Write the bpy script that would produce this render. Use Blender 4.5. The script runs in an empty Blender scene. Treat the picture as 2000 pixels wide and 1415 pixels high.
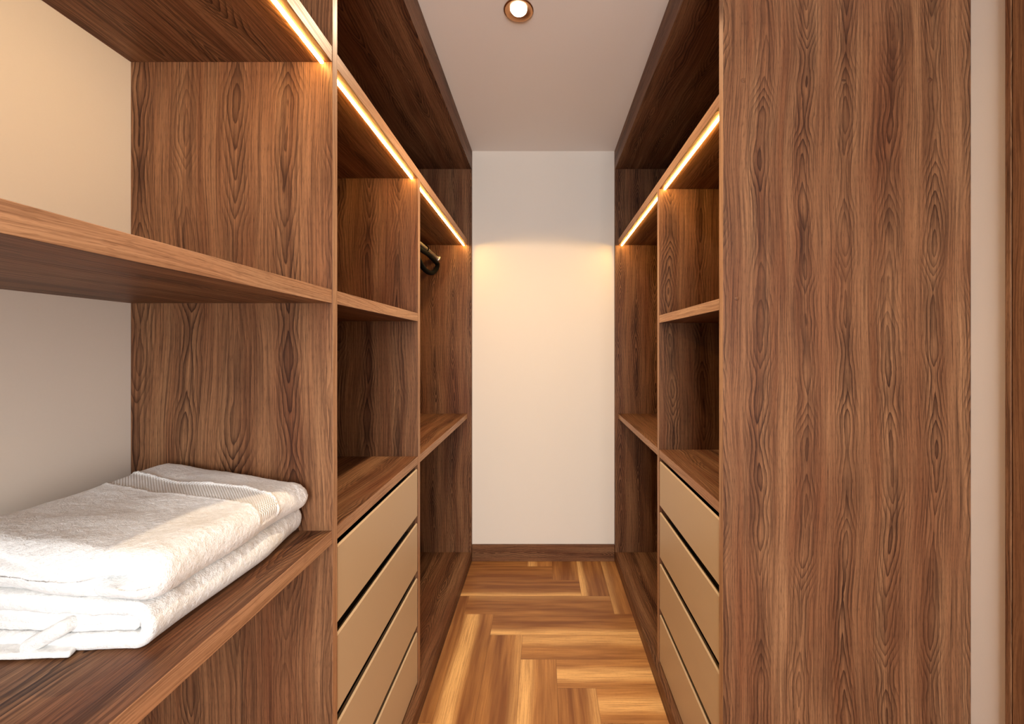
import bpy, bmesh, math, random
from mathutils import Vector, noise, Matrix

# ------------------------------------------------------------------ camera, world, lights, exposure
S = bpy.context.scene
COL = S.collection
F_PX, VPX, VPY = 809.0, 1061.0, 680.0
CAM_H = 1.35
cam_data = bpy.data.cameras.new('camera')
cam = bpy.data.objects.new('camera', cam_data)
COL.objects.link(cam)
cam.location = (0, 0, CAM_H)
cam.rotation_euler = (math.radians(90), 0, 0)
cam_data.sensor_width = 36.0
cam_data.sensor_fit = 'HORIZONTAL'
cam_data.lens = F_PX * 36.0 / 2000.0
cam_data.shift_x = (1000.0 - VPX) / 2000.0
cam_data.shift_y = (VPY - 707.5) / 2000.0
cam_data.clip_start = 0.02
S.camera = cam

S.view_settings.view_transform = 'Standard'
S.view_settings.look = 'None'
S.view_settings.gamma = 1.0
S.view_settings.use_curve_mapping = False
S.view_settings.exposure = 0.0

world = bpy.data.worlds.new('world')
S.world = world
world.use_nodes = True
world.node_tree.nodes['Background'].inputs[0].default_value = (0.80, 0.90, 1.0, 1)
world.node_tree.nodes['Background'].inputs[1].default_value = 1.0

def light(name, kind, loc, rot, energy, color, **kw):
    d = bpy.data.lights.new(name, kind)
    d.energy = energy; d.color = color
    for k, v in kw.items(): setattr(d, k, v)
    o = bpy.data.objects.new(name, d); COL.objects.link(o)
    o.location = loc; o.rotation_euler = rot
    return o
# added soft neutral fill behind the camera, placed at a made-up window
light('rear_fill_light', 'AREA', (-0.05, -2.30, 1.40), (math.radians(90), 0, 0), 138, (0.95, 0.98, 1.0),
      shape='RECTANGLE', size=1.6, size_y=1.6)
# second recessed ceiling lamp, behind the camera (out of the picture)
light('ceiling_lamp_rear', 'SPOT', (0.10, -1.0, 2.57), (0, 0, 0), 70, (1.0, 0.92, 0.84),
      spot_size=math.radians(150), spot_blend=0.5, shadow_soft_size=0.12)

# ------------------------------------------------------------------ node helpers
class N:
    def __init__(s, mat):
        mat.use_nodes = True
        s.t = mat.node_tree; s.b = s.t.nodes['Principled BSDF']
    def n(s, typ, **kw):
        x = s.t.nodes.new(typ)
        for k, v in kw.items(): setattr(x, k, v)
        return x
    def put(s, sock, v):
        if isinstance(v, bpy.types.NodeSocket): s.t.links.new(v, sock)
        else: sock.default_value = v
    def m(s, op, a, b=0.0, c=None, clamp=False):
        x = s.n('ShaderNodeMath', operation=op, use_clamp=clamp)
        s.put(x.inputs[0], a); s.put(x.inputs[1], b)
        if c is not None: s.put(x.inputs[2], c)
        return x.outputs[0]
    def vec(s, x, y, z=0.0):
        c = s.n('ShaderNodeCombineXYZ')
        s.put(c.inputs[0], x); s.put(c.inputs[1], y); s.put(c.inputs[2], z)
        return c.outputs[0]
    def noise(s, v, scale=1.0, detail=2.0, rough=0.5, dist=0.0):
        x = s.n('ShaderNodeTexNoise', noise_dimensions='3D')
        s.put(x.inputs['Vector'], v); s.put(x.inputs['Scale'], scale)
        s.put(x.inputs['Detail'], detail); s.put(x.inputs['Roughness'], rough)
        s.put(x.inputs['Distortion'], dist)
        return x.outputs['Fac']
    def mix(s, f, a, b, mode='MIX'):
        x = s.n('ShaderNodeMix', data_type='RGBA', blend_type=mode)
        s.put(x.inputs[0], f); s.put(x.inputs[6], a); s.put(x.inputs[7], b)
        return x.outputs[2]
    def rng(s, v, a, b, c=0.0, d=1.0, smooth=False):
        x = s.n('ShaderNodeMapRange', clamp=True)
        if smooth: x.interpolation_type = 'SMOOTHSTEP'
        s.put(x.inputs[0], v); s.put(x.inputs[1], a); s.put(x.inputs[2], b)
        s.put(x.inputs[3], c); s.put(x.inputs[4], d)
        return x.outputs[0]
    def bump(s, h, strength=0.2, dist=0.001):
        x = s.n('ShaderNodeBump'); s.put(x.inputs['Height'], h)
        x.inputs['Strength'].default_value = strength; x.inputs['Distance'].default_value = dist
        s.t.links.new(x.outputs[0], s.b.inputs['Normal'])

def c4(r, g, b): return (r, g, b, 1.0)
def srgb(r, g, b):
    f = lambda v: (v/255/12.92) if v/255 <= 0.04045 else ((v/255+0.055)/1.055)**2.4
    return (f(r), f(g), f(b), 1.0)

def make_wood(name, light_c, mid_c, dark_c, cath=1.0, rough=0.42, seam=0.112):
    """Veneer: UV x runs across the grain (m), UV y along it (m)."""
    mat = bpy.data.materials.new(name); k = N(mat)
    uv = k.n('ShaderNodeUVMap', uv_map='UVMap')
    sep = k.n('ShaderNodeSeparateXYZ'); k.t.links.new(uv.outputs[0], sep.inputs[0])
    u, v = sep.outputs[0], sep.outputs[1]
    # slow wander of the grain
    w1 = k.noise(k.vec(k.m('MULTIPLY', u, 3.5), k.m('MULTIPLY', v, 1.7), 3.1), 1, 1.0, 0.4)
    w2 = k.noise(k.vec(k.m('MULTIPLY', u, 22), k.m('MULTIPLY', v, 5.0), 8.2), 1, 2.0, 0.5)
    uw = k.m('ADD', u, k.m('ADD', k.m('MULTIPLY', k.m('SUBTRACT', w1, 0.5), 0.060),
                           k.m('MULTIPLY', k.m('SUBTRACT', w2, 0.5), 0.009)))
    cell = k.m('FLOOR', k.m('DIVIDE', uw, seam))
    x = k.m('MULTIPLY', k.m('SUBTRACT', k.m('FRACT', k.m('DIVIDE', uw, seam)), 0.5), seam)
    dn = k.noise(k.vec(k.m('MULTIPLY', cell, 7.31), k.m('MULTIPLY', v, 2.4), 1.7), 1, 2.0, 0.45)
    d = k.m('MULTIPLY', k.m('SUBTRACT', dn, 0.5), 0.22)
    r = k.m('ADD', k.m('SQRT', k.m('ADD', k.m('MULTIPLY', x, x), 0.000012)), k.m('ADD', d, 0.5))
    r = k.m('ADD', r, k.m('MULTIPLY', k.noise(k.vec(k.m('MULTIPLY', u, 60), k.m('MULTIPLY', v, 14), 0), 1, 3, 0.55), 0.008))
    fr = k.m('FRACT', k.m('DIVIDE', r, 0.0105))
    ring = k.m('POWER', fr, 2.0)
    ring = k.m('MULTIPLY', ring, k.rng(fr, 0.9, 1.0, 1.0, 0.0, True))
    heart = k.rng(k.m('ABSOLUTE', x), 0.013, 0.042, 1.0, 0.15, True)
    amp = k.noise(k.vec(k.m('MULTIPLY', u, 9), k.m('MULTIPLY', v, 2.2), 5.0), 1, 2, 0.5)
    ringf = k.m('MULTIPLY', k.m('MULTIPLY', ring, heart), k.m('MULTIPLY', k.rng(amp, 0.30, 0.60, 0.30, 1.0), cath))
    # straight fibres
    f1 = k.noise(k.vec(k.m('MULTIPLY', uw, 330), k.m('MULTIPLY', v, 4.0), 0), 1, 3, 0.6)
    f3 = k.noise(k.vec(k.m('MULTIPLY', uw, 110), k.m('MULTIPLY', v, 2.0), 2), 1, 3, 0.6)
    f2 = k.noise(k.vec(k.m('MULTIPLY', uw, 900), k.m('MULTIPLY', v, 42.0), 4), 1, 2, 0.6)
    # broad streaks
    s1 = k.noise(k.vec(k.m('MULTIPLY', uw, 26), k.m('MULTIPLY', v, 0.8), 9), 1, 2, 0.5)
    s2 = k.noise(k.vec(k.m('MULTIPLY', u, 7), k.m('MULTIPLY', v, 1.6), 14), 1, 2, 0.5)
    base = k.mix(k.rng(s1, 0.28, 0.74), light_c, mid_c)
    redder = c4(mid_c[0]*0.92, mid_c[1]*0.70, mid_c[2]*0.66)
    base = k.mix(k.m('MULTIPLY', k.rng(s2, 0.48, 0.78), 0.6), base, redder)
    base = k.mix(k.m('MULTIPLY', k.rng(f1, 0.42, 0.66), 0.62), base, dark_c)
    base = k.mix(k.m('MULTIPLY', k.rng(f3, 0.50, 0.70), 0.40), base, dark_c)
    base = k.mix(k.m('MULTIPLY', k.rng(f2, 0.54, 0.70), 0.55), base, dark_c)
    core = k.m('MULTIPLY', k.rng(k.m('ABSOLUTE', x), 0.0, 0.022, 1.0, 0.0, True),
               k.rng(k.noise(k.vec(k.m('MULTIPLY', u, 11), k.m('MULTIPLY', v, 4.5), 21), 1, 2, 0.5), 0.48, 0.68))
    base = k.mix(k.m('MULTIPLY', core, 0.55*cath), base, dark_c)
    base = k.mix(k.m('MULTIPLY', ringf, 1.15, clamp=True), base, dark_c)
    k.put(k.b.inputs['Base Color'], base)
    k.b.inputs['Roughness'].default_value = rough
    k.put(k.b.inputs['Roughness'], k.rng(f1, 0.3, 0.7, rough-0.05, rough+0.12))
    k.b.inputs['Specular IOR Level'].default_value = 0.16
    k.bump(k.m('ADD', f1, f2), 0.25, 0.0004)
    return mat

def plain(name, col, rough=0.6, metallic=0.0, nscale=None, var=0.04, bump=0.0, bdist=0.0005, spec=0.3):
    mat = bpy.data.materials.new(name); k = N(mat)
    k.b.inputs['Roughness'].default_value = rough
    k.b.inputs['Metallic'].default_value = metallic
    k.b.inputs['Specular IOR Level'].default_value = spec
    tc = k.n('ShaderNodeTexCoord')
    nz = k.noise(tc.outputs['Object'], nscale or 30.0, 3, 0.55)
    a = c4(*(c*(1-var) for c in col[:3])); b = c4(*(min(1, c*(1+var)) for c in col[:3]))
    k.put(k.b.inputs['Base Color'], k.mix(nz, a, b))
    if bump: k.bump(nz, bump, bdist)
    return mat

WOOD = make_wood('walnut_veneer', c4(0.315, 0.156, 0.074), c4(0.165, 0.063, 0.027), c4(0.022, 0.007, 0.004))
EDGE = make_wood('walnut_edge_band', c4(0.54, 0.315, 0.175), c4(0.43, 0.23, 0.115), c4(0.15, 0.06, 0.028), cath=0.0, rough=0.38)
DRAWER = plain('beige_lacquer', c4(0.54, 0.39, 0.235), 0.42, nscale=900, var=0.05, bump=0.05, spec=0.4)
WALL = plain('wall_paint', c4(0.74, 0.665, 0.585), 0.85, nscale=240, var=0.012, bump=0.04)
CEIL = plain('ceiling_paint', c4(0.88, 0.82, 0.77), 0.9, nscale=240, var=0.012, bump=0.04)
DOORW = make_wood('door_veneer', c4(0.30, 0.145, 0.066), c4(0.22, 0.095, 0.040), c4(0.07, 0.024, 0.010), cath=0.1)
BLACK = plain('black_plastic', c4(0.003, 0.003, 0.0035), 0.8, nscale=60, spec=0.06)
DARK = plain('drawer_inside', c4(0.03, 0.022, 0.018), 0.8, nscale=60)
METAL = plain('satin_nickel', c4(0.62, 0.56, 0.50), 0.32, 1.0, nscale=200, var=0.05)
BRONZE = plain('bronze_reflector', c4(0.45, 0.24, 0.13), 0.25, 1.0, nscale=80, var=0.2)
GLASS_FRAME = plain('white_frame', c4(0.8, 0.8, 0.8), 0.5)

def emitter(name, col, strength):
    mat = bpy.data.materials.new(name); k = N(mat)
    k.put(k.b.inputs['Base Color'], c4(0.9, 0.8, 0.6))
    k.put(k.b.inputs['Emission Color'], c4(*col)); k.b.inputs['Emission Strength'].default_value = strength
    return mat
LED = emitter('warm_led_diffuser', (1.0, 0.60, 0.17), 95.0)
BULB = emitter('lamp_glow', (1.0, 0.82, 0.62), 60.0)

# herringbone floor: attribute 'plank' = (tone, pale edge position, pale edge strength)
def make_floor_mat():
    mat = bpy.data.materials.new('oak_herringbone'); k = N(mat)
    uv = k.n('ShaderNodeUVMap', uv_map='UVMap')
    sep = k.n('ShaderNodeSeparateXYZ'); k.t.links.new(uv.outputs[0], sep.inputs[0])
    u, v = sep.outputs[0], sep.outputs[1]
    at = k.n('ShaderNodeAttribute', attribute_name='plank')
    s3 = k.n('ShaderNodeSeparateXYZ'); k.t.links.new(at.outputs['Color'], s3.inputs[0])
    tone, ppos, pstr = s3.outputs
    at2 = k.n('ShaderNodeUVMap', uv_map='across')
    s4 = k.n('ShaderNodeSeparateXYZ'); k.t.links.new(at2.outputs[0], s4.inputs[0])
    g, gl = s4.outputs[0], s4.outputs[1]
    w = k.noise(k.vec(k.m('MULTIPLY', u, 9), k.m('MULTIPLY', v, 2.2), 0), 1, 2, 0.5)
    uw = k.m('ADD', u, k.m('MULTIPLY', k.m('SUBTRACT', w, 0.5), 0.016))
    f1 = k.noise(k.vec(k.m('MULTIPLY', uw, 260), k.m('MULTIPLY', v, 5.0), 0), 1, 3, 0.65)
    f2 = k.noise(k.vec(k.m('MULTIPLY', u, 700), k.m('MULTIPLY', v, 60), 3), 1, 2, 0.6)
    s1 = k.noise(k.vec(k.m('MULTIPLY', uw, 24), k.m('MULTIPLY', v, 1.5), 6), 1, 3, 0.6)
    gw = k.m('ADD', g, k.m('MULTIPLY', k.m('SUBTRACT', w, 0.5), 0.25))
    near = k.rng(k.m('ABSOLUTE', k.m('SUBTRACT', gw, ppos)), 0.06, 0.34, 1.0, 0.0, True)
    pale = k.m('MULTIPLY', near, pstr)
    light_c, mid_c, dark_c = c4(0.80, 0.47, 0.18), c4(0.50, 0.235, 0.072), c4(0.19, 0.069, 0.021)
    base = k.mix(k.rng(k.m('ADD', s1, k.m('MULTIPLY', k.m('SUBTRACT', tone, 0.5), 0.35)), 0.35, 0.70), mid_c, dark_c)
    base = k.mix(pale, base, light_c)
    base = k.mix(k.m('MULTIPLY', k.rng(f1, 0.42, 0.68), 0.62), base, c4(0.22, 0.08, 0.026))
    base = k.mix(k.m('MULTIPLY', k.rng(f2, 0.55, 0.75), 0.35), base, c4(0.20, 0.07, 0.025))
    # thin dark joint
    e = 0.010
    j = k.m('MINIMUM', k.m('MINIMUM', g, k.m('SUBTRACT', 1.0, g)), k.m('MULTIPLY', k.m('MINIMUM', gl, k.m('SUBTRACT', 1.0, gl)), 5.0))
    base = k.mix(k.rng(j, 0.0, e, 0.65, 0.0), base, c4(0.10, 0.04, 0.015))
    k.put(k.b.inputs['Base Color'], base)
    k.b.inputs['Roughness'].default_value = 0.42
    k.b.inputs['Specular IOR Level'].default_value = 0.35
    k.bump(f1, 0.2, 0.0005)
    return mat
FLOORM = make_floor_mat()

def make_terry(name, weave=False):
    mat = bpy.data.materials.new(name); k = N(mat)
    tc = k.n('ShaderNodeTexCoord'); P = tc.outputs['Object']
    k.put(k.b.inputs['Roughness'], 0.95)
    k.b.inputs['Specular IOR Level'].default_value = 0.1
    k.b.inputs['Sheen Weight'].default_value = 0.25
    k.b.inputs['Sheen Roughness'].default_value = 0.6
    if weave:
        sep = k.n('ShaderNodeSeparateXYZ'); k.t.links.new(P, sep.inputs[0])
        a = k.m('SINE', k.m('MULTIPLY', sep.outputs[0], 1150)); b = k.m('SINE', k.m('MULTIPLY', sep.outputs[1], 1150))
        h = k.m('MULTIPLY', a, b)
        k.put(k.b.inputs['Base Color'], k.mix(k.rng(h, -1, 1), c4(0.74, 0.73, 0.71), c4(0.90, 0.89, 0.87)))
        k.bump(h, 0.8, 0.0012)
    else:
        n1 = k.noise(P, 520, 3, 0.6); n2 = k.noise(P, 150, 2, 0.5)
        h = k.m('ADD', k.m('MULTIPLY', n1, 0.7), n2)
        k.put(k.b.inputs['Base Color'], k.mix(k.rng(h, 0.6, 1.1), c4(0.80, 0.797, 0.785), c4(0.94, 0.937, 0.925)))
        k.bump(h, 0.9, 0.0022)
    return mat
TERRY = make_terry('white_terry'); WEAVE = make_terry('woven_band', True)

# ------------------------------------------------------------------ mesh helpers
RND = random.Random(7)
def finish(name, bm, mats, parent=None, smooth=False):
    me = bpy.data.meshes.new(name); bm.to_mesh(me); bm.free()
    for m in mats: me.materials.append(m)
    if smooth:
        for p in me.polygons: p.use_smooth = True
    o = bpy.data.objects.new(name, me); COL.objects.link(o)
    if parent:
        o.parent = parent; o.matrix_parent_inverse = parent.matrix_world.inverted() if False else Matrix.Translation(-parent.location)
    return o

def tag(o, label=None, cat=None, group=None, kind=None):
    if label: o['label'] = label
    if cat: o['category'] = cat
    if group: o['group'] = group
    if kind: o['kind'] = kind
    return o

def root(name, loc, label, cat, group=None):
    o = bpy.data.objects.new(name, None); COL.objects.link(o); o.location = loc
    o.empty_display_size = 0.1
    return tag(o, label, cat, group)

def bm_box(bm, x0, x1, y0, y1, z0, z1):
    vs = [bm.verts.new((x, y, z)) for x in (x0, x1) for y in (y0, y1) for z in (z0, z1)]
    for f in ((0,1,3,2), (4,6,7,5), (0,4,5,1), (2,3,7,6), (0,2,6,4), (1,5,7,3)):
        bm.faces.new([vs[i] for i in f])
    bmesh.ops.recalc_face_normals(bm, faces=bm.faces)

def uv_boards(bm, grain, off, edge_axis=None, edge_sign=0):
    """UVs in metres, grain axis along V; faces looking along edge_axis*edge_sign get material 1."""
    uvl = bm.loops.layers.uv.new('UVMap')
    for f in bm.faces:
        n = f.normal; ax = max(range(3), key=lambda i: abs(n[i]))
        if ax == grain: a, g = [i for i in range(3) if i != ax]
        else: g = grain; a = [i for i in range(3) if i != ax and i != g][0]
        for l in f.loops:
            c = l.vert.co
            l[uvl].uv = (c[a] + off[0], c[g] + off[1])
        if edge_axis is not None and ax == edge_axis and (edge_sign == 0 or n[ax]*edge_sign > 0.5):
            f.material_index = 1

def board(name, b, grain, parent=None, mats=None, edge=None, bevel=0.0009, off=None, label=None):
    bm = bmesh.new(); bm_box(bm, *b)
    if bevel: bmesh.ops.bevel(bm, geom=bm.edges[:], offset=bevel, segments=2, affect='EDGES', profile=0.5)
    bm.normal_update()
    if off is None: off = (RND.uniform(0, 9), RND.uniform(0, 9))
    uv_boards(bm, grain, off, *(edge or (None, 0)))
    o = finish(name, bm, mats or [WOOD, EDGE], parent)
    if label: o['label'] = label
    return o

def slab(name, b, mat, kind='structure'):
    bm = bmesh.new(); bm_box(bm, *b)
    return tag(finish(name, bm, [mat]), kind=kind)

def tube_bm(bm, pts, r, seg=12, cap=True, closed=False):
    rings = []; n = len(pts)
    for i, p in enumerate(pts):
        p = Vector(p)
        if closed: t = Vector(pts[(i+1) % n]) - Vector(pts[i-1])
        else: t = Vector(pts[min(i+1, n-1)]) - Vector(pts[max(i-1, 0)])
        t.normalize()
        up = Vector((1, 0, 0)) if abs(t.x) < 0.9 else Vector((0, 1, 0))
        a = t.cross(up).normalized(); b = t.cross(a)
        rr = r[i] if isinstance(r, (list, tuple)) else r
        rings.append([bm.verts.new(p + (a*math.cos(2*math.pi*k/seg) + b*math.sin(2*math.pi*k/seg))*rr) for k in range(seg)])
    m = n if closed else n-1
    for i in range(m):
        A, B = rings[i], rings[(i+1) % n]
        for k in range(seg):
            bm.faces.new((A[k], A[(k+1) % seg], B[(k+1) % seg], B[k]))
    if cap and not closed:
        bm.faces.new(rings[0][::-1]); bm.faces.new(rings[-1])
    bmesh.ops.recalc_face_normals(bm, faces=bm.faces)

def lathe_bm(bm, prof, center, seg=48, axis='z'):
    rings = []
    for r, h in prof:
        ring = []
        for k in range(seg):
            c, s = math.cos(2*math.pi*k/seg), math.sin(2*math.pi*k/seg)
            p = (r*c, r*s, h) if axis == 'z' else (r*c, h, r*s)
            ring.append(bm.verts.new(Vector(center) + Vector(p)))
        rings.append(ring)
    for A, B in zip(rings, rings[1:]):
        for k in range(seg): bm.faces.new((A[k], A[(k+1) % seg], B[(k+1) % seg], B[k]))
    return rings

# ------------------------------------------------------------------ dimensions (metres; x right, y into the closet, z up)
A_OUT, A_IN = -0.451, -0.477         # left run: outer frame plane, inner shelf plane
B_OUT, B_IN = 0.452, 0.471           # right run
CEIL_Z = CAM_H + 1.251
WALL_Y = 2.632
LX, RX = -0.932, 1.118               # side walls
SOFFIT = CAM_H + 1.125
PLINTH = 0.066
LED_Z0, LED_Z1 = CAM_H + 0.646, CAM_H + 0.681
MID_Z0, MID_Z1 = CAM_H + 0.101, CAM_H + 0.132
LOW_Z0, LOW_Z1 = CAM_H - 0.443, CAM_H - 0.413
REAR_Y = -2.4

# ------------------------------------------------------------------ room shell
slab('ceiling', (LX-0.1, RX+0.1, REAR_Y-0.1, WALL_Y+0.1, CEIL_Z, CEIL_Z+0.1), CEIL)
slab('wall_back', (LX-0.1, RX+0.1, WALL_Y, WALL_Y+0.1, 0, CEIL_Z), WALL)
slab('wall_left', (LX-0.1, LX, REAR_Y, WALL_Y, 0, CEIL_Z), WALL)
DOOR_Y1, DOOR_Y0 = 0.992, 0.16
bm = bmesh.new()
bm_box(bm, RX, RX+0.1, DOOR_Y1, WALL_Y, 0, CEIL_Z)
bm_box(bm, RX, RX+0.1, REAR_Y, DOOR_Y0, 0, CEIL_Z)
bm_box(bm, RX, RX+0.1, DOOR_Y0, DOOR_Y1, 2.42, CEIL_Z)
tag(finish('wall_right', bm, [WALL]), kind='structure')
# unseen rear wall; its window opening is added for the fill light
bm = bmesh.new()
bm_box(bm, LX, RX, REAR_Y-0.1, REAR_Y, 0, 0.5)
bm_box(bm, LX, RX, REAR_Y-0.1, REAR_Y, 2.2, CEIL_Z)
bm_box(bm, LX, -0.85, REAR_Y-0.1, REAR_Y, 0.5, 2.2)
bm_box(bm, 0.75, RX, REAR_Y-0.1, REAR_Y, 0.5, 2.2)
tag(finish('wall_rear', bm, [WALL]), kind='structure')
bm = bmesh.new()
for b in ((-0.85, 0.75, -2.44, -2.40, 0.5, 0.55), (-0.85, 0.75, -2.44, -2.40, 2.15, 2.2), (-0.85, -0.80, -2.44, -2.40, 0.55, 2.15),
          (0.70, 0.75, -2.44, -2.40, 0.55, 2.15), (-0.075, -0.025, -2.44, -2.40, 0.55, 2.15)):
    bm_box(bm, *b)
tag(finish('added_window_1', bm, [GLASS_FRAME]), kind='structure')  # unseen window frame, added to go with the rear fill

# floor: herringbone planks in one structure mesh
PW, PN = 0.1526, 5
FX0, FY0 = 0.2081, 1.642             # a column edge and a row boundary read from the photograph
def floor_mesh():
    bm = bmesh.new()
    uvl = bm.loops.layers.uv.new('UVMap'); uv2 = bm.loops.layers.uv.new('across')
    col = bm.loops.layers.float_color.new('plank')
    x0, x1, y0, y1 = LX-0.1, RX+0.1, REAR_Y-0.1, WALL_Y
    seen = set()
    special = {}
    def plank(key, ax0, ax1, ay0, ay1, horiz):
        rr = random.Random((1 if key[0] == 'h' else 2)*7919 + key[1]*131 + key[2]*17)
        tone, ppos, pstr = rr.random(), rr.choice((0.02, 0.98, 0.9, 0.1, 0.5)), rr.choice((0.0, 0.5, 0.8, 1.0, 0.2))
        if key in SPECIAL: tone, ppos, pstr = SPECIAL[key]
        ou, ov = rr.uniform(0, 20), rr.uniform(0, 20)
        cx0, cx1, cy0, cy1 = max(ax0, x0), min(ax1, x1), max(ay0, y0), min(ay1, y1)
        if cx1-cx0 < 1e-4 or cy1-cy0 < 1e-4: return
        vs = [bm.verts.new((x, y, 0)) for x, y in ((cx0, cy0), (cx1, cy0), (cx1, cy1), (cx0, cy1))]
        f = bm.faces.new(vs)
        for l in f.loops:
            x, y = l.vert.co.x, l.vert.co.y
            l[uvl].uv = ((y+ou, x+ov) if horiz else (x+ou, y+ov))
            gx, gy = (x-ax0)/(ax1-ax0), (y-ay0)/(ay1-ay0)
            l[uv2].uv = ((gy, gx) if horiz else (gx, gy))
            l[col] = (tone, ppos, pstr, 1)
    for r in range(-12, 34):            # rows count towards the camera
        for c in range(-14, 14):
            t = (c - r) % (2*PN)
            if t < PN:
                key = ('h', c-t, r)
                if key in seen: continue
                seen.add(key)
                ax0 = FX0 + (c-t)*PW; ay1 = FY0 - r*PW
                plank(key, ax0, ax0+PN*PW, ay1-PW, ay1, True)
            else:
                # vertical plank: far end at t = 2PN-1, runs towards the camera as t falls
                r0 = r - (2*PN-1-t)
                key = ('v', c, r0)
                if key in seen: continue
                seen.add(key)
                ax0 = FX0 + c*PW; ay1 = FY0 - r0*PW
                plank(key, ax0, ax0+PW, ay1-PN*PW, ay1, False)
    return finish('floor', bm, [FLOORM])
# (tone 0 light..1 dark, pale band position across, pale strength); keys: kind, column, row
SPECIAL = {
    ('h', 0, 0): (0.05, 0.5, 0.9), ('h', -1, -1): (0.1, 0.45, 1.0), ('h', -2, -2): (0.35, 0.78, 0.75),
    ('h', -3, -3): (0.75, 0.04, 1.0), ('h', -4, -4): (0.75, 1.0, 0.35), ('h', -5, -5): (0.85, 0.0, 0.9),
    ('h', -6, -6): (0.9, 0.5, 0.0), ('h', -7, -7): (0.8, 0.9, 0.25),
    ('v', -1, 0): (0.8, 1.0, 0.6), ('v', -2, -1): (0.5, 0.15, 1.0), ('v', -3, -2): (0.75, 1.0, 0.5),
    ('v', -4, -3): (0.65, 0.30, 1.0), ('v', -5, -4): (0.8, 0.5, 0.1),
    ('v', 0, -9): (0.9, 0.0, 1.0), ('v', 1, -8): (0.8, 0.0, 0.5), ('v', -1, -10): (0.9, 0.9, 0.1),
}
floor = tag(floor_mesh(), kind='structure')

# baseboard on the back wall
bb = board('baseboard_back', (A_OUT+0.001, B_OUT-0.001, WALL_Y-0.016, WALL_Y, 0, 0.104), 0, bevel=0.002, mats=[WOOD])
tag(bb, kind='structure')

# door in the right wall: frame strip and leaf
dr = bpy.data.objects.new('door_1', None); COL.objects.link(dr); dr.location = (RX, DOOR_Y0, 0); tag(dr, kind='structure')
board('door_frame', (RX-0.012, RX+0.09, DOOR_Y1-0.012, DOOR_Y1, 0, 2.42), 2, dr, mats=[WOOD], label='dark narrow door frame strip')
board('door_leaf', (RX-0.010, RX+0.03, DOOR_Y0+0.01, DOOR_Y1-0.014, 0.004, 2.41), 2, dr, mats=[DOORW])

# ------------------------------------------------------------------ recessed ceiling lamp
LAMP = (-0.091, 1.530)
t = root('ceiling_lamp', (LAMP[0], LAMP[1], CEIL_Z), 'round recessed ceiling lamp with a bronze ring, lit, in the pale ceiling', 'lamp')
bm = bmesh.new()
lathe_bm(bm, [(0.040, 0.0), (0.054, -0.001), (0.0555, -0.004), (0.053, -0.0065), (0.047, -0.006), (0.036, -0.003), (0.030, -0.0012)], (LAMP[0], LAMP[1], CEIL_Z))
finish('trim_ring', bm, [BRONZE], t, True)
bm = bmesh.new()
rg = lathe_bm(bm, [(0.030, -0.0012), (0.026, -0.007), (0.018, -0.011), (0.008, -0.013), (0.001, -0.0133)], (LAMP[0], LAMP[1], CEIL_Z))
bm.faces.new(rg[-1])
finish('bulb', bm, [BULB], t, True)
LL = light('ceiling_lamp_light', 'SPOT', (LAMP[0], LAMP[1], CEIL_Z-0.018), (0, 0, 0), 105, (1.0, 0.76, 0.50),
      spot_size=math.radians(129), spot_blend=0.08, shadow_soft_size=0.02)
# reflector lamp: strongest straight down, weaker towards the rim of its cone
LL.data.use_nodes = True
lt = LL.data.node_tree; le = lt.nodes['Emission']
geo = lt.nodes.new('ShaderNodeNewGeometry'); sx = lt.nodes.new('ShaderNodeSeparateXYZ')
ab = lt.nodes.new('ShaderNodeMath'); ab.operation = 'ABSOLUTE'
pw = lt.nodes.new('ShaderNodeMath'); pw.operation = 'POWER'; pw.inputs[1].default_value = 2.0
md = lt.nodes.new('ShaderNodeMath'); md.operation = 'MULTIPLY_ADD'; md.inputs[1].default_value = 0.92; md.inputs[2].default_value = 0.10
lt.links.new(geo.outputs['Incoming'], sx.inputs[0]); lt.links.new(sx.outputs[2], ab.inputs[0])
lt.links.new(ab.outputs[0], pw.inputs[0]); lt.links.new(pw.outputs[0], md.inputs[0]); lt.links.new(md.outputs[0], le.inputs['Strength'])

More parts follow.
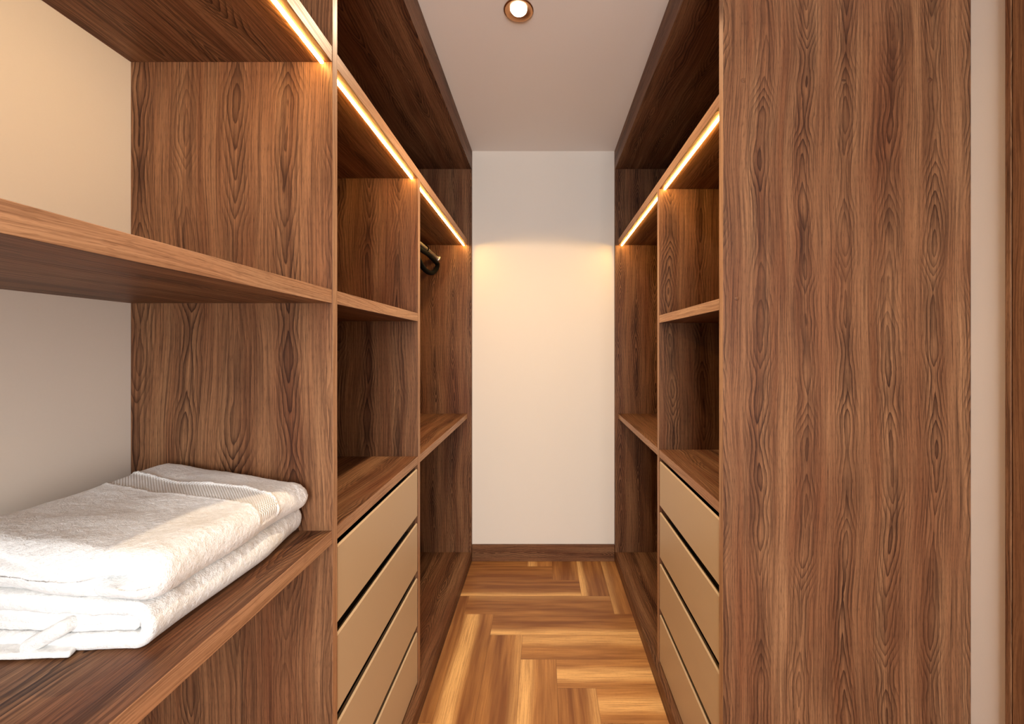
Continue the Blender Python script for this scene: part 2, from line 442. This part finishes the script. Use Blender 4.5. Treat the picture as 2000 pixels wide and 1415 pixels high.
# ------------------------------------------------------------------ left open shelf unit (towels)
U1_Y0, P1_Y0, P1_Y1 = -2.05, 0.9357, 0.958
su = root('shelf_unit', (-0.7, 0.3, 0), 'open walnut shelf unit with light strip, holding the white towels', 'shelf unit')
board('side_panel', (LX, A_IN+0.001, P1_Y0, P1_Y1, 0, CEIL_Z), 2, su, edge=(0, 1))
board('side_panel', (LX, A_IN+0.001, U1_Y0-0.025, U1_Y0, 0, CEIL_Z), 2, su, edge=(0, 1))
board('shelf', (LX, A_IN, U1_Y0, P1_Y0, MID_Z0, MID_Z1), 1, su, edge=(0, 1))
board('shelf', (LX, A_IN, U1_Y0, P1_Y0, LOW_Z0, LOW_Z1), 1, su, edge=(0, 1))
def led_board(parent, x0, x1, y0, y1, sgn, strips):
    """Shelf with a light strip set into its underside 22 mm behind the front edge."""
    board('shelf', (x0, x1, y0, y1, LED_Z0, LED_Z1), 1, parent, edge=(0, sgn))
    front = x1 if sgn > 0 else x0
    cx = front - sgn*0.022
    for s0, s1 in strips:
        bm = bmesh.new()
        n = 8
        A = []; 
        prof = [(0.0037, 0.0004), (0.0037, -0.0036), (0.0030, -0.0044), (0, -0.0048), (-0.0030, -0.0044), (-0.0037, -0.0036), (-0.0037, 0.0004)]
        n = len(prof)-1
        for yy in (s0, s1):
            A.append([bm.verts.new((cx + px, yy, LED_Z0 + pz)) for px, pz in prof])
        for i in range(n): bm.faces.new((A[0][i], A[0][i+1], A[1][i+1], A[1][i]))
        bm.faces.new(A[0]); bm.faces.new(A[1][::-1])
        bmesh.ops.recalc_face_normals(bm, faces=bm.faces)
        o = finish('light_strip', bm, [LED], parent)
led_board(su, LX, A_IN, U1_Y0, P1_Y0, 1, [(-0.45, P1_Y0-0.002)])
board('shelf', (LX, A_IN-0.01, U1_Y0, P1_Y0, 0.04, PLINTH), 1, su, edge=(0, 1))
board('top_board', (LX, A_OUT, U1_Y0, P1_Y1, SOFFIT, CEIL_Z-0.002), 1, su, edge=None)

# ------------------------------------------------------------------ long wardrobes
def drawer(parent, x_front, sgn, y0, y1, z0, z1, depth=0.40):
    """Lacquered front with a chamfered top lip and a box behind it. sgn +1: front looks to +x."""
    th = 0.019
    xf = x_front; xb = x_front - sgn*th
    prof = [(xb, z0), (xf, z0), (xf, z1-0.004), (xf - sgn*0.004, z1), (xb + sgn*0.006, z1-0.009), (xb, z1-0.014)]
    bm = bmesh.new()
    A = [bm.verts.new((x, y0, z)) for x, z in prof]; B = [bm.verts.new((x, y1, z)) for x, z in prof]
    n = len(prof)
    for i in range(n): bm.faces.new((A[i], A[(i+1) % n], B[(i+1) % n], B[i]))
    bm.faces.new(A); bm.faces.new(B[::-1])
    bmesh.ops.recalc_face_normals(bm, faces=bm.faces)
    bmesh.ops.bevel(bm, geom=[e for e in bm.edges if abs((e.verts[0].co-e.verts[1].co).y) < 1e-6], offset=0.001, segments=2, affect='EDGES')
    d = finish('drawer', bm, [DRAWER], parent)
    bm = bmesh.new()
    xs = sorted((xb - sgn*0.0005, xb - sgn*depth)); 
    bm_box(bm, xs[0], xs[1], y0+0.012, y0+0.024, z0+0.005, z1-0.03)
    bm_box(bm, xs[0], xs[1], y1-0.024, y1-0.012, z0+0.005, z1-0.03)
    bm_box(bm, xs[0], xs[1], y0+0.024, y1-0.024, z0+0.005, z0+0.017)
    bo = finish('drawer_box', bm, [DARK]); bo.parent = d
    return d

def wardrobe(label, xw, x_in, x_out, sgn, y_p1, y_div, y_end, first_panel):
    """sgn +1: opens towards +x. y_p1: start of the drawer bay, y_div: divider, y_end: end panel."""
    r = root('wardrobe', ((xw+x_in)/2, (y_p1+y_end)/2, 0), label, 'wardrobe')
    B = lambda name, xa, xb, *rest, **kw: board(name, (min(xa, xb), max(xa, xb)) + rest[0], rest[1], r, **kw)
    e = (0, sgn)
    d0, d1 = y_div
    if first_panel: B('side_panel', xw, x_in + sgn*0.001, (first_panel[0], first_panel[1], 0, CEIL_Z), 2, edge=e)
    B('divider', xw + sgn*0.008, x_in + sgn*0.0006, (d0, d1, LOW_Z0-0.0, LED_Z0), 2, edge=e)
    B('divider', xw + sgn*0.008, x_in + sgn*0.0006, (d0, d1, PLINTH, LOW_Z0), 2, edge=e)
    B('end_panel', xw, x_out, (y_end, WALL_Y-0.0005, 0, SOFFIT), 2, edge=e, mats=[WOOD, WOOD])
    B('back_panel', xw + sgn*0.0005, xw + sgn*0.0075, (y_p1, y_end, PLINTH, SOFFIT), 2, mats=[WOOD])
    B('top_board', xw, x_out, (y_p1, WALL_Y-0.0005, SOFFIT, CEIL_Z-0.0005), 1, mats=[WOOD])
    # plinth: kick board with a bottom board on it
    B('plinth', xw, x_out, (y_p1, y_end, 0.0, PLINTH), 1, mats=[WOOD])
    led_board(r, *(sorted((xw + sgn*0.008, x_in))), y_p1, y_end, sgn, [(y_p1+0.002, d0-0.002), (d1+0.002, y_end-0.002)])
    B('shelf', xw + sgn*0.008, x_in, (y_p1, d0, MID_Z0, MID_Z1), 1, edge=e)
    B('shelf', xw + sgn*0.008, x_in, (y_p1, d0, LOW_Z0, LOW_Z1), 1, edge=e)
    B('shelf', xw + sgn*0.008, x_in, (d1, y_end, LOW_Z0, LOW_Z1), 1, edge=e)
    tops = (0.459, 0.665, 0.874, 1.080)
    bots = (0.637, 0.846, 1.055, 1.268)
    for a, b in zip(tops, bots):
        drawer(r, x_in - sgn*0.001, sgn, y_p1+0.0025, d0-0.0025, CAM_H-b, CAM_H-a, abs(xw-x_in)-0.05)
    return r

wl = wardrobe('walnut wardrobe left of the aisle, with four beige drawers and a clothes rod', LX, A_IN, A_OUT, 1,
              P1_Y1+0.0003, (1.576, 1.603), 2.602, None)
wr = wardrobe('walnut wardrobe right of the aisle, its tall side panel facing out, four beige drawers', RX, B_IN, B_OUT, -1,
              1.108, (1.682, 1.709), 2.602, (1.0825, 1.1077))
# round screw covers on the big side panel
for (u, v) in ((1452, 157), (1648, 159), (1816, 156), (1439, 583)):
    x, z = (u-VPX)/F_PX*1.0825, CAM_H + (VPY-v)/F_PX*1.0825
    bm = bmesh.new()
    rg = lathe_bm(bm, [(0.0001, -0.0008), (0.0048, -0.0008), (0.0062, -0.0003), (0.0065, 0.0006)], (x, 1.0825, z), 24, 'y')
    uv_boards(bm, 2, (RND.uniform(0, 9), 0))
    finish('screw_cover', bm, [WOOD], wr, True)

# clothes rod of the left wardrobe, with end flanges
ROD_X, ROD_Z = -0.665, CAM_H + 0.562
bm = bmesh.new(); tube_bm(bm, [(ROD_X, 1.606, ROD_Z), (ROD_X, 2.1, ROD_Z), (ROD_X, 2.600, ROD_Z)], 0.0125, 20)
rod = finish('clothes_rod', bm, [METAL], wl, True)
for y0, s in ((2.602, -1), (1.603, 1)):
    bm = bmesh.new()
    rg = lathe_bm(bm, [(0.0126, 0.012*s), (0.0185, 0.011*s), (0.022, 0.005*s), (0.023, 0.0)], (ROD_X, y0, ROD_Z), 28, 'y')
    f = finish('rod_flange', bm, [METAL], None, True); f.parent = rod

# black hanger turned along the rod
def hanger():
    cy, zt = 2.34, ROD_Z - 0.016
    t = root('clothes_hanger', (ROD_X, cy, ROD_Z), 'thick black plastic clothes hanger on the rod of the left wardrobe', 'hanger')
    bm = bmesh.new(); pts = []
    L = 0.228
    top = [(-L + 2*L*i/24) for i in range(25)]
    for y in top: pts.append((ROD_X+0.010, cy + y, zt - 0.014 - 0.012*(abs(y)/L)**1.6))
    for i in range(25):
        y = L - 2*L*i/24
        pts.append((ROD_X+0.010, cy + y*0.985, zt - 0.040 - 0.075*(1-(abs(y)/L)**2.4)))
    tube_bm(bm, pts, 0.0135, 12, closed=True)
    finish('hanger_body', bm, [BLACK], t, True)
    bm = bmesh.new(); hp = []
    for i in range(17):
        a = math.radians(-60 + 250*i/16)
        hp.append((ROD_X + 0.0175*math.cos(a), cy, ROD_Z + 0.0175*math.sin(a)))
    hp = [(ROD_X+0.016, cy, zt-0.018), (ROD_X+0.016, cy, zt-0.01)] + hp
    tube_bm(bm, hp, 0.0032, 10)
    finish('hook', bm, [BLACK], t, True)
hanger()

# ------------------------------------------------------------------ towels
def rounded_grid(hx, hy, hz, r, res):
    """Faces of a rounded box as (points, quads); parameters kept for bending. res = target edge length."""
    verts, quads, idx = [], [], {}
    def cnt(a): return max(4, int(2*a/res))
    dims = (hx, hy, hz); ns = tuple(cnt(a) for a in dims)
    def vid(i, j, k):
        key = (i, j, k)
        if key not in idx:
            p = [(-dims[a] + 2*dims[a]*key[a]/ns[a]) for a in range(3)]
            inn = [max(-(dims[a]-r), min(dims[a]-r, p[a])) for a in range(3)]
            d = Vector([p[a]-inn[a] for a in range(3)])
            if d.length < 1e-9: q = Vector(p)
            else: q = Vector(inn) + d.normalized()*r
            idx[key] = len(verts); verts.append(q)
        return idx[key]
    for a in range(3):
        b, c = (a+1) % 3, (a+2) % 3
        for side in (0, ns[a]):
            for i in range(ns[b]):
                for j in range(ns[c]):
                    def mk(ii, jj):
                        k = [0, 0, 0]; k[a] = side; k[b] = ii; k[c] = jj
                        return vid(*k)
                    q = (mk(i, j), mk(i+1, j), mk(i+1, j+1), mk(i, j+1))
                    quads.append(q if side else q[::-1])
    return verts, quads

def nz(p, s): return noise.noise(Vector(p)*s)

def sheet(width_x, len_y, th, R, res, r=None):
    """A cloth sheet folded in a U whose round fold looks to +x. Local: x from -width_x (open ends) to 0 (fold
    tip), y 0..len_y, z 0..2R+th."""
    arm = width_x - (R + th/2)
    Ls = 2*arm + math.pi*R
    r = r or th*0.48
    V, Q = rounded_grid(Ls/2, len_y/2, th/2, r, res)
    out = []
    for p in V:
        s, n, y = p.x + Ls/2, p.z, p.y + len_y/2
        if s < arm: x, z = -width_x + s, (th/2 - n)
        elif s > arm + math.pi*R: x, z = -width_x + (Ls - s), 2*R + th/2 + n
        else:
            a = (s-arm)/R - math.pi/2
            x, z = -(R+th/2) + (R+n)*math.cos(a), R + th/2 + (R+n)*math.sin(a)
        out.append(Vector((x, y, z)))
    return out, Q

def make_mesh(name, parts, mat, parent=None, split=None):
    """parts: [(verts, quads)]; split(v)->bool sends faces to a second mesh."""
    bms = [bmesh.new(), bmesh.new()]
    for V, Q in parts:
        maps = [{}, {}]
        for q in Q:
            w = 1 if (split and all(split(V[i]) for i in q)) else 0
            bm = bms[w]; mp = maps[w]; vs = []
            for i in q:
                if i not in mp: mp[i] = bm.verts.new(V[i])
                vs.append(mp[i])
            bm.faces.new(vs)
    bmesh.ops.recalc_face_normals(bms[0], faces=bms[0].faces)
    o = finish(name, bms[0], [mat], parent, True)
    if split:
        bm = bms[1]; bm.normal_update()
        b = finish('woven_band', bm, [WEAVE], None, True)
        return o, b
    bms[1].free()
    return o

TB = LOW_Z1 + 0.0008
TX, TY0, TY1 = -0.522, 0.560, 0.930
RES = 0.0026
def fuzz(p, amp=1.0):
    n = noise.noise(p*20)*0.0018 + noise.noise(p*75+Vector((3, 1, 7)))*0.0007 + noise.noise(p*260)*0.0005 + noise.noise(p*600)*0.0003
    return n*amp

def lower_towel():
    H = 0.062
    parts = []
    for (w, th, R, x0, z0, ya, yb) in ((0.335, 0.019, 0.0215, 0.0, 0.0, 0.0, 0.0), (0.300, 0.017, 0.0030, -0.024, 0.0200, 0.004, -0.006)):
        V, Q = sheet(w, (TY1-TY0) - ya + yb, th, R, RES, th*0.49)
        out = []
        for p in V:
            x, y, z = p.x + x0, p.y + ya, p.z + z0
            X = TX - 0.006 + x; Y = TY0 + y
            back = max(0.0, min(1.0, -x/0.30))
            zz = z*(1 + 0.42*back)
            # the sheets are soft: slow wobble
            q = Vector((X, Y, z))
            d = fuzz(Vector((X, Y, z*1.0 + 0.3*th)))
            X += 0.006*nz((0.2, Y*7, z*10), 1.0) - 0.010*max(0, (Y-0.80))/0.13 + d*0.9
            zz += (0.0035*nz((X*9, Y*8, z*8), 1.0) + d)*min(1, z/0.012)
            Y += d*0.8 - 0.004*nz((X*12, z*25, 4), 1)
            out.append(Vector((X, Y, TB + max(0.0, zz))))
        parts.append((out, Q))
    t = root('folded_towel', (TX-0.16, (TY0+TY1)/2, TB), 'folded white terry towel lying on the lower shelf, underneath the other', 'towel')
    make_mesh('terry_cloth', parts, TERRY, t)
    # bound hem corner sticking out of the near left end
    w = 0.016
    V, Q = rounded_grid(0.085, 0.022, 0.0045, 0.0042, 0.002)
    out = []
    for p in V:
        x, y, z = p
        X = -0.712 + x*0.93 - y*0.35; Y = 0.562 + y*0.9 + x*0.05
        Z = TB + 0.006 + z + 0.010*max(0, (-x+0.01))*6*0.2 + 0.05*max(0, y+0.01)
        d = fuzz(Vector((X, Y, Z)))*0.5
        out.append(Vector((X, Y, Z+d)))
    make_mesh('hem', [(out, Q)], TERRY, t)
    # small rolled fold in the end
    V, Q = rounded_grid(0.034, 0.016, 0.0095, 0.0092, 0.002)
    out = []
    for p in V:
        a = math.radians(28); x = p.x*math.cos(a) - p.z*math.sin(a); z = p.x*math.sin(a) + p.z*math.cos(a)
        z *= 1.0
        q = Vector((-0.664 + x*(1.0), 0.558 + p.y*0.8, TB + 0.026 + z))
        d = fuzz(q)*0.5; q.z += d; out.append(q)
    make_mesh('rolled_fold', [(out, Q)], TERRY, t)
    return t

def upper_z0(X, Y):
    """Top of the lower towel: where the upper one rests."""
    back = max(0.0, min(1.0, (TX - X)/0.30))
    return TB + 0.062*(1 + 0.42*back)

BAND = (0.772, 0.828)
def in_band_y(X, Y):
    return Y + 0.10*(X + 0.68) + 0.008*math.sin((X+0.5)*18)
def upper_towel():
    w, th, R = 0.325, 0.030, 0.0165
    V, Q = rounded_grid(w/2, (TY1-TY0+0.004)/2, 0.0315, 0.0305, RES)
    V = [Vector((p.x-w/2, p.y+(TY1-TY0+0.004)/2, p.z+0.0315)) for p in V]
    out = []; flags = []
    for p in V:
        x, y, z = p.x, p.y, p.z
        fy = y/(TY1-TY0)
        X0 = TX + 0.006 + x; Y = TY0 - 0.004 + y
        back = max(0.0, min(1.0, -x/0.30))
        hh = 2*R + th
        # pinch both ends so that the slab closes like a cushion
        pin = 1.0
        if z > hh*0.5:
            e = min(y, (TY1-TY0)+0.004-y)
            pin = 1 - 0.10*math.exp(-(e/0.02)**2)
        zz = z*pin
        zz *= 1 + 0.10*back + 0.20*max(0, fy-0.45)*back*1.6
        X = X0 - 0.012*(1-fy) * 0.5
        # slight turn of the towel on the lower one
        X += -0.03*(0.0 if x > -0.1 else (-(x+0.1)/0.22))*(1-fy)*1.0
        b = Y
        band = BAND[0] < in_band_y(X, Y) < BAND[1] and z > hh*0.45
        d = fuzz(Vector((X, Y, z+0.7)))
        if band: d *= 0.35
        top = max(0, min(1, (z/hh - 0.4)/0.4))
        zz += top*(0.006*nz((X*7, Y*6, 2.0), 1.0) + 0.0035*nz((X*16+3, Y*13, 5.0), 1.0)) + d
        iy = in_band_y(X, Y)
        ridge = math.exp(-((iy-BAND[1])/0.0028)**2)*0.0035 + math.exp(-((iy-BAND[0])/0.003)**2)*0.0016
        if z > hh*0.45:
            zz += ridge*top
            if band: zz -= 0.0016*top
            X += (ridge*0.8 - (0.0012 if band else 0))*(1-top)
        # dimple at the near right corner
        q = Vector((X, 0, z)) - Vector((-0.590, 0, 0.034))
        if fy < 0.12:
            g = math.exp(-((q.x/0.026)**2 + ((q.z - 0.25*q.x)/0.0055)**2))
            Y += 0.034*g
            g2 = math.exp(-(((q.x+0.022)/0.010)**2 + ((q.z+0.012)/0.016)**2))
            Y += 0.007*g2
            Y -= 0.010*math.exp(-(((X+0.555)/0.03)**2 + ((z-0.026)/0.018)**2))
        if fy < 0.12:
            Y += 0.007*math.exp(-((z - 0.016 - 0.05*back)/0.0035)**2)*min(1, max(0, (-0.60-X)/0.06))
        Y += d*0.6 - 0.005*nz((X*10, z*20, 9), 1)*(1 if fy < 0.1 else 0)
        X += 0.007*nz((1.2, Y*8, z*14), 1.0) + d*0.8
        base = upper_z0(X, Y)
        out.append(Vector((X, Y, base + zz - 0.004)))
    t = root('folded_towel', (TX-0.16, (TY0+TY1)/2, TB+0.06), 'folded white terry towel with a woven border band, on top of the other towel', 'towel')
    zmid = 0.4
    def split(v):
        return BAND[0]+0.0005 < in_band_y(v.x, v.y) < BAND[1]-0.0005 and v.z > upper_z0(v.x, v.y) + 0.028
    o, b = make_mesh('terry_cloth', [(out, Q)], TERRY, t, split)
    b.parent = t; b.matrix_parent_inverse = Matrix.Translation(-t.location)
    b['label'] = 'flat waffle woven border band'
lower_towel()
upper_towel()
